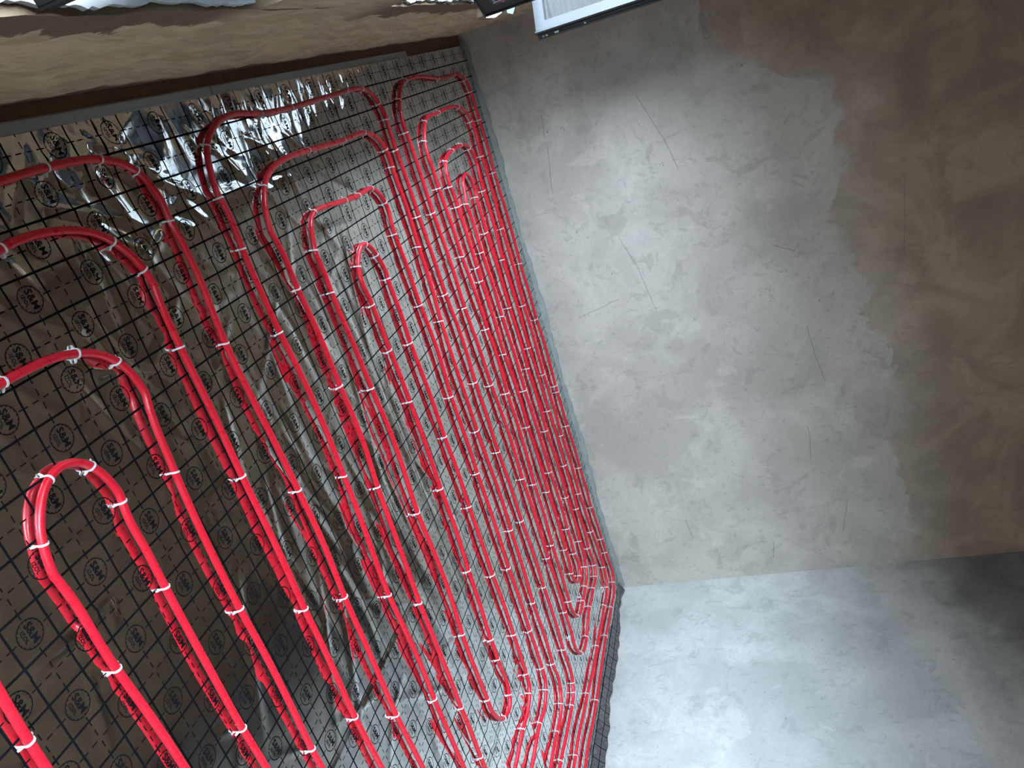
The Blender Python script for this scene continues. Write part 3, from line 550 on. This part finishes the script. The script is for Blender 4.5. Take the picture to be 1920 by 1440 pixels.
RIDGES = []                                        # x, y, direction, length, width, height
for k, Q in LINES.items():
    for i in CLIPS[k]:
        x, y = Q[i]
        tan = Q[min(i + 2, len(Q) - 1)] - Q[max(i - 2, 0)]; base = math.atan2(tan[1], tan[0])
        for q in range(RNG.integers(1, 4)):
            a = base + RNG.choice([-1, 1]) * RNG.uniform(0.25, 1.4) + (math.pi if RNG.random() < .5 else 0)
            RIDGES.append((x, y, a, RNG.uniform(0.10, 0.34), RNG.uniform(0.010, 0.019), RNG.uniform(0.001, 0.0028) * (0.25 if y > 1.6 else 1.0)))
for q in range(80):                                # long slack folds running with the pipes
    x, y = RNG.uniform(0.2, 3.0), RNG.uniform(0.25, 1.5)
    RIDGES.append((x, y, RNG.normal(0.14, 0.15), RNG.uniform(0.35, 1.0), RNG.uniform(0.018, 0.036), RNG.uniform(0.002, 0.0062)))
for q in range(36):
    x, y = RNG.uniform(-0.2, 3.8), RNG.uniform(1.2, 3.6)
    RIDGES.append((x, y, RNG.normal(0.05, 0.12), RNG.uniform(0.3, 0.8), RNG.uniform(0.016, 0.03), RNG.uniform(0.0006, 0.0016)))
for q in range(95):                                # crumpled edge beside the window ledge
    y = RNG.uniform(-0.5, 2.3); x = RNG.uniform(-0.30, -0.2)
    RIDGES.append((x, y, RNG.normal(0.0, 0.35), RNG.uniform(0.05, 0.2), RNG.uniform(0.008, 0.014), RNG.uniform(0.0018, 0.0048)))
for q in range(34):                                # fan-shaped pulls towards the first bends
    y = RNG.uniform(-0.2, 1.6); x = RNG.uniform(-0.25, 0.25)
    RIDGES.append((x, y, RNG.normal(0.75, 0.45), RNG.uniform(0.15, 0.45), RNG.uniform(0.010, 0.02), RNG.uniform(0.002, 0.005)))

CREASES = [(-0.054,-0.053,0.117,-0.001),(0.117,-0.001,0.280,0.080),(-0.006,0.156,0.249,0.128),(0.034,0.447,0.172,0.177),(0.291,0.072,0.218,-0.053),(0.726,-0.257,0.726,-0.354),(0.726,-0.354,0.708,-0.540),(0.728,-0.255,0.809,-0.298),(0.824,-0.397,1.034,-0.458),(0.207,0.393,0.331,0.192),(0.279,0.617,0.275,0.380),(0.864,0.573,1.218,0.671),(1.218,0.671,1.621,0.802),(1.018,0.581,1.417,0.741),(1.374,0.484,1.891,0.245),(1.251,0.420,1.760,0.138),(0.995,0.112,1.467,-0.102),(2.143,0.843,1.755,0.372),(0.373,0.849,0.652,0.448),(0.341,0.568,0.491,0.349),(1.756,0.421,1.607,0.150),(0.542,0.381,0.843,0.294),(0.815,0.398,1.250,0.266),(1.545,0.568,1.843,0.554),(-0.160,0.244,-0.022,0.244),(-0.214,0.108,-0.092,-0.005),(-0.174,0.458,-0.289,0.353),(0.067,0.351,-0.151,0.356),(-0.124,0.490,-0.010,0.721),(-0.010,0.721,0.015,0.993),(-0.295,0.458,-0.165,0.509),(-0.228,0.311,0.002,0.332),]     # pulled creases one can follow on the foil: from, to
for x0_, y0_, x1_, y1_ in CREASES:
    RIDGES.append((x0_, y0_, math.atan2(y1_ - y0_, x1_ - x0_), math.hypot(x1_ - x0_, y1_ - y0_), 0.013, RNG.uniform(0.003, 0.0048)))

def swell(x, y):
    # the first sheet droops towards the ledge and is pushed up a little behind the first pipe bends
    x = np.asarray(x, float); y = np.asarray(y, float)
    q = np.where(x < 0.05, -0.010 + 0.018 * np.clip((x + 0.29) / 0.34, 0, 1) ** 2, 0.008 * (0.5 + 0.5 * np.cos(np.pi * np.clip((x - 0.05) / 0.35, 0, 1))))
    return q * np.clip((2.25 - y) / 0.5, 0, 1)

for k, Q in LINES.items(): LINE_Z[k] = LINE_Z[k] + swell(Q[:, 0], Q[:, 1])

def foil_z(x, y):
    x = np.asarray(x, float); y = np.asarray(y, float)
    z = 0.0022 * smoothnoise(x, y, 0.45, 1) + 0.0007 * smoothnoise(x * 0.6, y * 1.6, 0.16, 2)
    amp = np.clip((1.9 - y) / 1.2, 0.3, 1)
    z = z * amp
    v = y - 0.16 * x + 0.05 * smoothnoise(x, y, 0.5, 5)          # long slack folds along the sheets
    slack = np.clip((y - 0.15 - 0.1 * x) / 0.3, 0, 1) * np.clip((1.75 - y) / 0.5, 0.12, 1) * np.clip((x - 0.1) / 0.5, 0.15, 1)
    f = smoothnoise(x * 0.11, v, 0.055, 6)
    z = z + 0.0026 * slack * (np.abs(f) * 2 - 0.7) * (0.6 + 0.6 * smoothnoise(x, y, 0.4, 7))
    z = z + 0.0009 * slack * smoothnoise(x * 0.2, v, 0.03, 8)
    z = z + swell(x, y)
    for rx, ry, a, L, w, h in RIDGES:
        ca, sa = math.cos(a), math.sin(a)
        cx, cy = rx + ca * L / 2, ry + sa * L / 2
        sel = (np.abs(x - cx) < L / 2 + 3 * w) & (np.abs(y - cy) < L / 2 + 3 * w)
        if not sel.any(): continue
        dx, dy = x[sel] - rx, y[sel] - ry
        s = (dx * ca + dy * sa) / L; d = -dx * sa + dy * ca
        ww = w * (0.55 + 0.9 * np.clip(s, 0, 1))
        env = np.clip(s * 6 + 0.6, 0, 1) * np.clip((1 - s) * 1.6, 0, 1)
        z[sel] += h * env * np.exp(-np.abs(d / ww) ** 1.6)
    return z

SEAMS = [-0.292, 0.718, 1.720, 2.722, 3.72, X_B - 0.006]
Y_NEAR = -2.0
ys = np.r_[np.arange(Y_NEAR, -0.75, 0.05), np.arange(-0.75, 1.9, 0.009), np.arange(1.9, 3.84, 0.014)]
SHEET_LABELS = ['crinkled silver foil sheet with black grid, beside the window ledge',
                'silver grid foil sheet, second strip out from the window ledge',
                'silver grid foil sheet, middle strip of five under the red pipes',
                'silver grid foil sheet, second strip from the pale side wall',
                'narrow silver grid foil strip turned up against the pale side wall']
SHEETS = []
for k in range(5):
    a, b = SEAMS[k], SEAMS[k + 1]
    xs = np.linspace(a, b + (0.006 if k < 4 else 0), int((b - a) / 0.0095) + 1)
    Xg, Yg = np.meshgrid(xs, ys)
    far = np.array([y_far(x) for x in xs]) - 0.014
    fr = (Yg - ys[0]) / (ys[-1] - ys[0])
    Yg = Yg + (far[None, :] - ys[-1]) * np.clip((Yg - 3.0) / (ys[-1] - 3.0), 0, 1)
    Z = foil_z(Xg, Yg)
    if k < 4:                                      # free long edge lies over the next sheet and curls up a little
        lip = np.clip((Xg - (b - 0.012)) / 0.018, 0, 1)
        Z = Z + lip * (0.0022 + 0.0012 * smoothnoise(Xg * 0, Yg, 0.2, 30 + k))
    nx, ny = len(xs), len(ys)
    V = np.c_[Xg.ravel(), Yg.ravel(), Z.ravel()]
    ii = (np.arange(ny - 1)[:, None] * nx + np.arange(nx - 1)[None, :]).ravel()
    F = np.c_[ii, ii + 1, ii + nx + 1, ii + nx].tolist()
    root = mesh_obj('foil_sheet', V, F, M['foil'], smooth=True, uv=np.c_[V[:, 0], V[:, 1]] / 0.1)
    tag(root, SHEET_LABELS[k], 'foil sheet', 'foil sheets laid on the floor')
    SHEETS.append(root)

# insulation boards below the foil
for k in range(5):
    bm = bmesh.new()
    a, b = SEAMS[k] + 0.001, SEAMS[k + 1] - 0.001
    pts = [(a, Y_NEAR, Z0), (b, Y_NEAR, Z0), (b, y_far(b) - 0.012, Z0), (a, y_far(a) - 0.012, Z0)]
    add_prism(bm, pts, (0, 0, 0.010))
    bm_obj('insulation_board', bm, M['edge_profile'], SHEETS[k])

# the last strip is folded up against the side wall
UT = [(3.84, 0.03)] + UPTURN_TOP + [(1.8, 0.06), (1.0, 0.055), (-0.5, 0.06), (-2.0, 0.06)]
uy = np.array([q[0] for q in UT])[::-1]; uz = np.array([q[1] for q in UT])[::-1]
yy = np.r_[np.arange(-1.9, 1.5, 0.05), np.arange(1.5, 3.83, 0.012)]
V, F, UV = [], [], []
NS = 9
for y in yy:
    top = float(np.interp(y, uy, uz)) + 0.004 * math.sin(y * 40)
    for s in range(NS):
        f = s / (NS - 1)
        zz = top * f
        x = X_B - 0.008 - 0.075 * (1 - f) ** 1.25 + 0.004 * math.sin(y * 55 + f * 3) * f
        x += 0.006 * math.sin(y * 21 + 2 * f) * f * (1 - f) * 2
        x = min(x, X_B - 0.005)
        V.append((x, y, zz + 0.003)); UV.append(((X_B - 0.08 + 0.08 * f + 0.5 * zz) / 0.1, y / 0.1))
for j in range(len(yy) - 1):
    for s in range(NS - 1):
        a = j * NS + s; F.append((a, a + 1, a + NS + 1, a + NS))
up = mesh_obj('upturned_edge', V, F, M['skirt_film'], SHEETS[4], smooth=True, uv=UV)

# printed lettering: flat text, laid on the foil
def text_tris(body, size, bold, cx, cy, sx=1.0, res=2):
    cu = bpy.data.curves.new('lettering', 'FONT'); cu.body = body; cu.size = size
    cu.align_x = 'CENTER'; cu.align_y = 'CENTER'; cu.resolution_u = res; cu.offset = bold
    ob = bpy.data.objects.new('lettering', cu); COL.objects.link(ob)
    dg = bpy.context.evaluated_depsgraph_get(); me = bpy.data.meshes.new_from_object(ob.evaluated_get(dg))
    me.calc_loop_triangles()
    v = np.array([q.co[:2] for q in me.vertices]); tr = np.array([q.vertices[:] for q in me.loop_triangles])
    v[:, 0] = v[:, 0] * sx + cx; v[:, 1] += cy
    bpy.data.objects.remove(ob); bpy.data.curves.remove(cu); bpy.data.meshes.remove(me)
    return v, tr
va, ta = text_tris('S&M', 0.0262, 0.0005, 0.0005, 0.0045, 0.98)
vb, tb = text_tris('IZOL', 0.0135, 0.0001, -0.002, -0.0145, 1.0)
LV = np.r_[va, vb]; LT = np.r_[ta, tb + len(va)]
print('logo tris', len(LT))
for k in range(5):
    VV, TT = [], []; n = 0
    for i in range(int(math.floor(SEAMS[k] / 0.1)), int(math.ceil(SEAMS[k + 1] / 0.1))):
        for j in range(-11, 39):
            if (i + j) % 2 == 0: continue
            cx, cy = (i + 0.5) * 0.1, (j + 0.5) * 0.1
            if not (SEAMS[k] < cx < SEAMS[k + 1]) or cy > 3.8: continue
            VV.append(LV + (cx, cy)); TT.append(LT + n); n += len(LV)
    VV = np.concatenate(VV); TT = np.concatenate(TT)
    ok = (VV[:, 0] > SEAMS[k] + 0.001) & (VV[:, 0] < SEAMS[k + 1] - 0.001)
    TT = TT[ok[TT].all(1)]
    z = foil_z(VV[:, 0], VV[:, 1]) + 0.0005
    o = mesh_obj('printed_lettering', np.c_[VV, z], TT.tolist(), M['ink'], SHEETS[k])
    tag(o, kind='stuff')

# ------------------------------------------------------------------ pipes
PIPE_TEXT = {
    'L4': ('red heating pipe making the narrow hairpin nearest the camera', 'hairpin nearest the camera'),
    'L3': ('red heating pipe wrapping once around the hairpin nearest the camera', 'first bend around the nearest hairpin'),
    'L2': ('red heating pipe, third bend out from the hairpin nearest the camera', 'third bend from the nearest hairpin'),
    'L1': ('red heating pipe bending beside the ledge, fourth out from the nearest hairpin', 'fourth bend from the nearest hairpin'),
    'GO': ('red heating pipe with the wide bend crossing the brightest crumpled foil', 'wide bend over the bright foil'),
    'GS': ('red heating pipe one bend inside the wide bend over the bright foil', 'bend inside the wide bend'),
    'GI': ('red heating pipe with the humped bend and tight hairpin of the middle loops', 'middle hairpin loops'),
    'G3': ('red heating pipe in close nested loops along the dark-stained far wall', 'nested loops by the far wall')}
def tube(name, Q, Zs, r, mat, seg=12):
    n = len(Q)
    P = np.c_[Q, Zs]
    T = np.gradient(P, axis=0); T /= np.linalg.norm(T, axis=1)[:, None]
    S = np.c_[-T[:, 1], T[:, 0], np.zeros(n)]; S /= np.linalg.norm(S, axis=1)[:, None]
    U = np.cross(T, S)
    a = np.arange(seg) * 2 * math.pi / seg
    V = (P[:, None, :] + r * (np.cos(a)[None, :, None] * S[:, None, :] + np.sin(a)[None, :, None] * U[:, None, :])).reshape(-1, 3)
    F = []
    for i in range(n - 1):
        for s in range(seg):
            F.append((i * seg + s, i * seg + (s + 1) % seg, (i + 1) * seg + (s + 1) % seg, (i + 1) * seg + s))
    F.append(tuple(range(seg))[::-1]); F.append(tuple((n - 1) * seg + s for s in range(seg)))
    return mesh_obj(name, V, F, mat, smooth=True)
for k, Q in LINES.items():
    o = tube('heating_pipe', Q, LINE_Z[k], R_PIPE, M['pipe'])
    tag(o, PIPE_TEXT[k][0], 'pipe', 'red heating pipes')

# ------------------------------------------------------------------ clips
def arch_mesh(name):
    """plastic staple bow: local x along the pipe, origin on the pipe axis"""
    bm = bmesh.new()
    ri, ro, hw = 0.0107, 0.0126, 0.0024
    prof = [(-1, -0.0150)] + [(a, None) for a in np.linspace(math.pi, 0, 11)] + [(1, -0.0150)]
    rings = []
    for a, z in prof:
        if z is not None: pi, po = (a * ri, z), (a * ro, z)
        else: pi, po = (ri * math.cos(a), ri * math.sin(a)), (ro * math.cos(a), ro * math.sin(a))
        rings.append([bm.verts.new((-hw, *pi)), bm.verts.new((hw, *pi)), bm.verts.new((hw, *po)), bm.verts.new((-hw, *po))])
    for r0, r1 in zip(rings, rings[1:]):
        for s in range(4): bm.faces.new((r0[s], r0[(s + 1) % 4], r1[(s + 1) % 4], r1[s]))
    bm.faces.new(rings[0]); bm.faces.new(rings[-1][::-1])
    return bm
def barb_mesh(bm, side):
    y0 = 0.0114 * side
    pts = [(-0.0024, y0, -0.004), (-0.0024, y0 + 0.0085 * side, -0.0085), (-0.0024, y0 + 0.0105 * side, -0.0115), (-0.0024, y0 + 0.004 * side, -0.0105), (-0.0024, y0, -0.0135)]
    add_prism(bm, pts, (0.0048, 0, 0))
bm = arch_mesh('bow'); bow = bpy.data.meshes.new('bow'); bmesh.ops.recalc_face_normals(bm, faces=bm.faces[:]); bm.to_mesh(bow); bm.free(); bow.materials.append(M['clip'])
barb = {}
for s in (-1, 1):
    bm = bmesh.new(); barb_mesh(bm, s); bmesh.ops.recalc_face_normals(bm, faces=bm.faces[:]); barb[s] = bpy.data.meshes.new('barb'); bm.to_mesh(barb[s]); bm.free(); barb[s].materials.append(M['clip'])
bm = arch_mesh('whole'); barb_mesh(bm, -1); barb_mesh(bm, 1); bmesh.ops.recalc_face_normals(bm, faces=bm.faces[:]); whole = bpy.data.meshes.new('pipe_clip'); bm.to_mesh(whole); bm.free(); whole.materials.append(M['clip'])

def place_clip(x, y, z, ang, near, label, group, extra=None):
    mt = Matrix.Translation((x, y, z)) @ Matrix.Rotation(ang, 4, 'Z')
    if extra is not None: mt = mt @ extra
    if near:
        o = empty('pipe_clip'); o.matrix_world = mt
        for nm, me in (('bow', bow), ('barb', barb[-1]), ('barb', barb[1])):
            link(bpy.data.objects.new(nm, me), o)
    else:
        o = link(bpy.data.objects.new('pipe_clip', whole)); o.matrix_world = mt
    tag(o, label, 'clip', group)
ORD = ['zeroth', 'first', 'second', 'third', 'fourth', 'fifth', 'sixth', 'seventh', 'eighth', 'ninth', 'tenth', 'eleventh', 'twelfth',
       'thirteenth', 'fourteenth', 'fifteenth', 'sixteenth', 'seventeenth', 'eighteenth', 'nineteenth', 'twentieth', 'twenty-first',
       'twenty-second', 'twenty-third', 'twenty-fourth']
RUNS = []                                          # straight pipe runs: pipe, first and last index, offset from the far wall
for k, Q in LINES.items():
    tg = np.gradient(Q, axis=0); ax = np.abs(tg[:, 0]) > 0.8 * np.linalg.norm(tg, axis=1)
    i = 0; cur = []
    while i < len(Q):
        if ax[i]:
            j = i
            while j + 1 < len(Q) and ax[j + 1]: j += 1
            if cur and i - cur[-1][1] < 6 and abs(Q[i][1] - Q[cur[-1][0]][1]) < 0.1: cur[-1][1] = j
            else: cur.append([i, j])
            i = j + 1
        else: i += 1
    for a, c in cur:
        if abs(Q[c][0] - Q[a][0]) > 0.45: RUNS.append([k, a, c, float(np.mean(Q[a:c + 1, 1]))])
RUNS.sort(key=lambda r: -r[3])
print('pipe runs', len(RUNS), [(r[0], round(r[3], 2)) for r in RUNS])
CLIP_INFO = {}
for k, idx in CLIPS.items():
    for i in idx:
        key = None
        for n, (kk, a, c, _) in enumerate(RUNS):
            if kk == k and a <= i <= c: key = ('run', n + 1)
        if key is None:
            near = sorted((min(abs(i - a), abs(i - c)), n + 1) for n, (kk, a, c, _) in enumerate(RUNS) if kk == k)
            bef = [n + 1 for n, (kk, a, c, _) in enumerate(RUNS) if kk == k and c < i]; aft = [n + 1 for n, (kk, a, c, _) in enumerate(RUNS) if kk == k and a > i]
            bef.sort(key=lambda n: -RUNS[n - 1][2]); aft.sort(key=lambda n: RUNS[n - 1][1])
            if bef and aft: key = ('bend', *sorted((bef[0], aft[0])), 'ledge' if LINES[k][i][0] < 1.0 else 'side-wall')
            else: key = ('tail', (bef or aft)[0])
        CLIP_INFO.setdefault(key, []).append((k, i))
for key, lst in CLIP_INFO.items():
    if key[0] == 'run': lst.sort(key=lambda q: LINES[q[0]][q[1]][0])
    else: lst.sort(key=lambda q: -LINES[q[0]][q[1]][1])
    for n, (k, i) in enumerate(lst):
        Q = LINES[k]
        if key[0] == 'run': lab = 'white clip on the %s pipe run from the far wall, %s from the ledge end' % (ORD[key[1]], ORD[n + 1])
        elif key[0] == 'bend': lab = 'white clip on the %s-end bend joining pipe runs %s and %s, %s from far wall' % (key[3], ORD[key[1]], ORD[key[2]], ORD[n + 1])
        else: lab = 'white clip where pipe run %s turns along the side wall, %s from far wall' % (ORD[key[1]], ORD[n + 1])
        i0, i1 = max(i - 2, 0), min(i + 2, len(Q) - 1)
        a = math.atan2(*(Q[i1] - Q[i0])[::-1]) + RNG.uniform(-0.22, 0.22)
        tilt = Matrix.Rotation(RNG.uniform(-0.16, 0.16), 4, 'Y')
        place_clip(Q[i][0], Q[i][1], LINE_Z[k][i], a, Q[i][1] < 1.3, lab, 'white clips pinning the red pipes', tilt)

LOOSE = [((1.745, 2.674), 0.5, 'white plastic clip fallen on its side among the middle pipes'),
         ((3.28, 2.361), 1.9, 'loose white plastic clip lying beside the outermost short bend'),
         ((3.312, 2.794), 0.2, 'loose white plastic clip lying inside the second short bend'),
         ((3.707, 3.344), 1.1, 'loose white plastic clip lying near the corner between two pipes'),
         ((1.704, 1.457), 2.3, 'white plastic clip standing askew at the seam of two foil sheets')]
for (x, y), a, lab in LOOSE:
    o = link(bpy.data.objects.new('loose_clip', whole))
    o.matrix_world = Matrix.Translation((x, y, 0.007)) @ Matrix.Rotation(a, 4, 'Z') @ Matrix.Rotation(math.radians(80), 4, 'Y')
    tag(o, lab, 'clip', 'loose clips on the foil')

# ------------------------------------------------------------------ edge strips
for k, (a, b, lab) in enumerate(((-1.9, 0.97, 'grey plastic edge profile along the ledge, piece nearest the camera'),
                                 (0.975, 2.85, 'grey plastic edge profile along the ledge, piece nearest the far wall'))):
    bm = bmesh.new()
    pts = [(-0.322, a, Z0), (-0.322, a, -0.006), (-0.318, a, -0.004), (-0.294, a, -0.004), (-0.293, a, -0.006), (-0.293, a, Z0)]
    add_prism(bm, pts, (0, b - a, 0))
    tag(bm_obj('edge_profile', bm, M['edge_profile']), lab, 'edge strip', 'edge profiles by the ledge')

V, F = [], []
n = 220
for i in range(n + 1):
    x = -0.30 + (X_B - 0.03 + 0.30) * i / n
    h = 0.030 + 0.008 * math.sin(x * 5.1) + 0.004 * math.sin(x * 17) + 0.003 * math.sin(x * 43)
    yb_ = y_far(x)
    for (dy, z) in ((-0.011, -0.003), (-0.011, h * 0.7), (-0.008, h), (-0.002, h + 0.003), (-0.002, -0.003)): V.append((x, yb_ + dy - 0.003, z))
for i in range(n):
    for s in range(4):
        a = i * 5 + s; F.append((a, a + 1, a + 6, a + 5))
F.append((0, 1, 2, 3, 4)); F.append(tuple(n * 5 + s for s in (4, 3, 2, 1, 0)))
o = mesh_obj('foam_edge_strip', V, F, M['foam'])
tag(o, 'thin greenish grey foam strip along the foot of the far wall', 'edge strip')

# small bits stuck under the dark window leaf
bm = bmesh.new()
add_prism(bm, [(x, y, 0.655) for x, y in ((-0.372, 1.905), (-0.347, 1.958), (-0.307, 1.944), (-0.298, 1.975), (-0.296, 2.125), (-0.313, 2.27), (-0.372, 2.32))], (0, 0, 0.03))
tag(bm_obj('foam_wedge', bm, M['cream'], smooth=False), 'cream foam wedge sticking out under the dark window leaf', 'foam')
bm = bmesh.new()
add_prism(bm, [(x, y, z) for x, y, z in ((-0.36, 2.44, 0.668), (-0.36, 2.70, 0.668), (-0.31, 2.61, 0.655), (-0.317, 2.50, 0.655))], (0, 0, 0.003))
tag(bm_obj('tape_flap', bm, M['tape']), 'pale blue tape flap hanging off the ledge by the dark window leaf', 'tape')
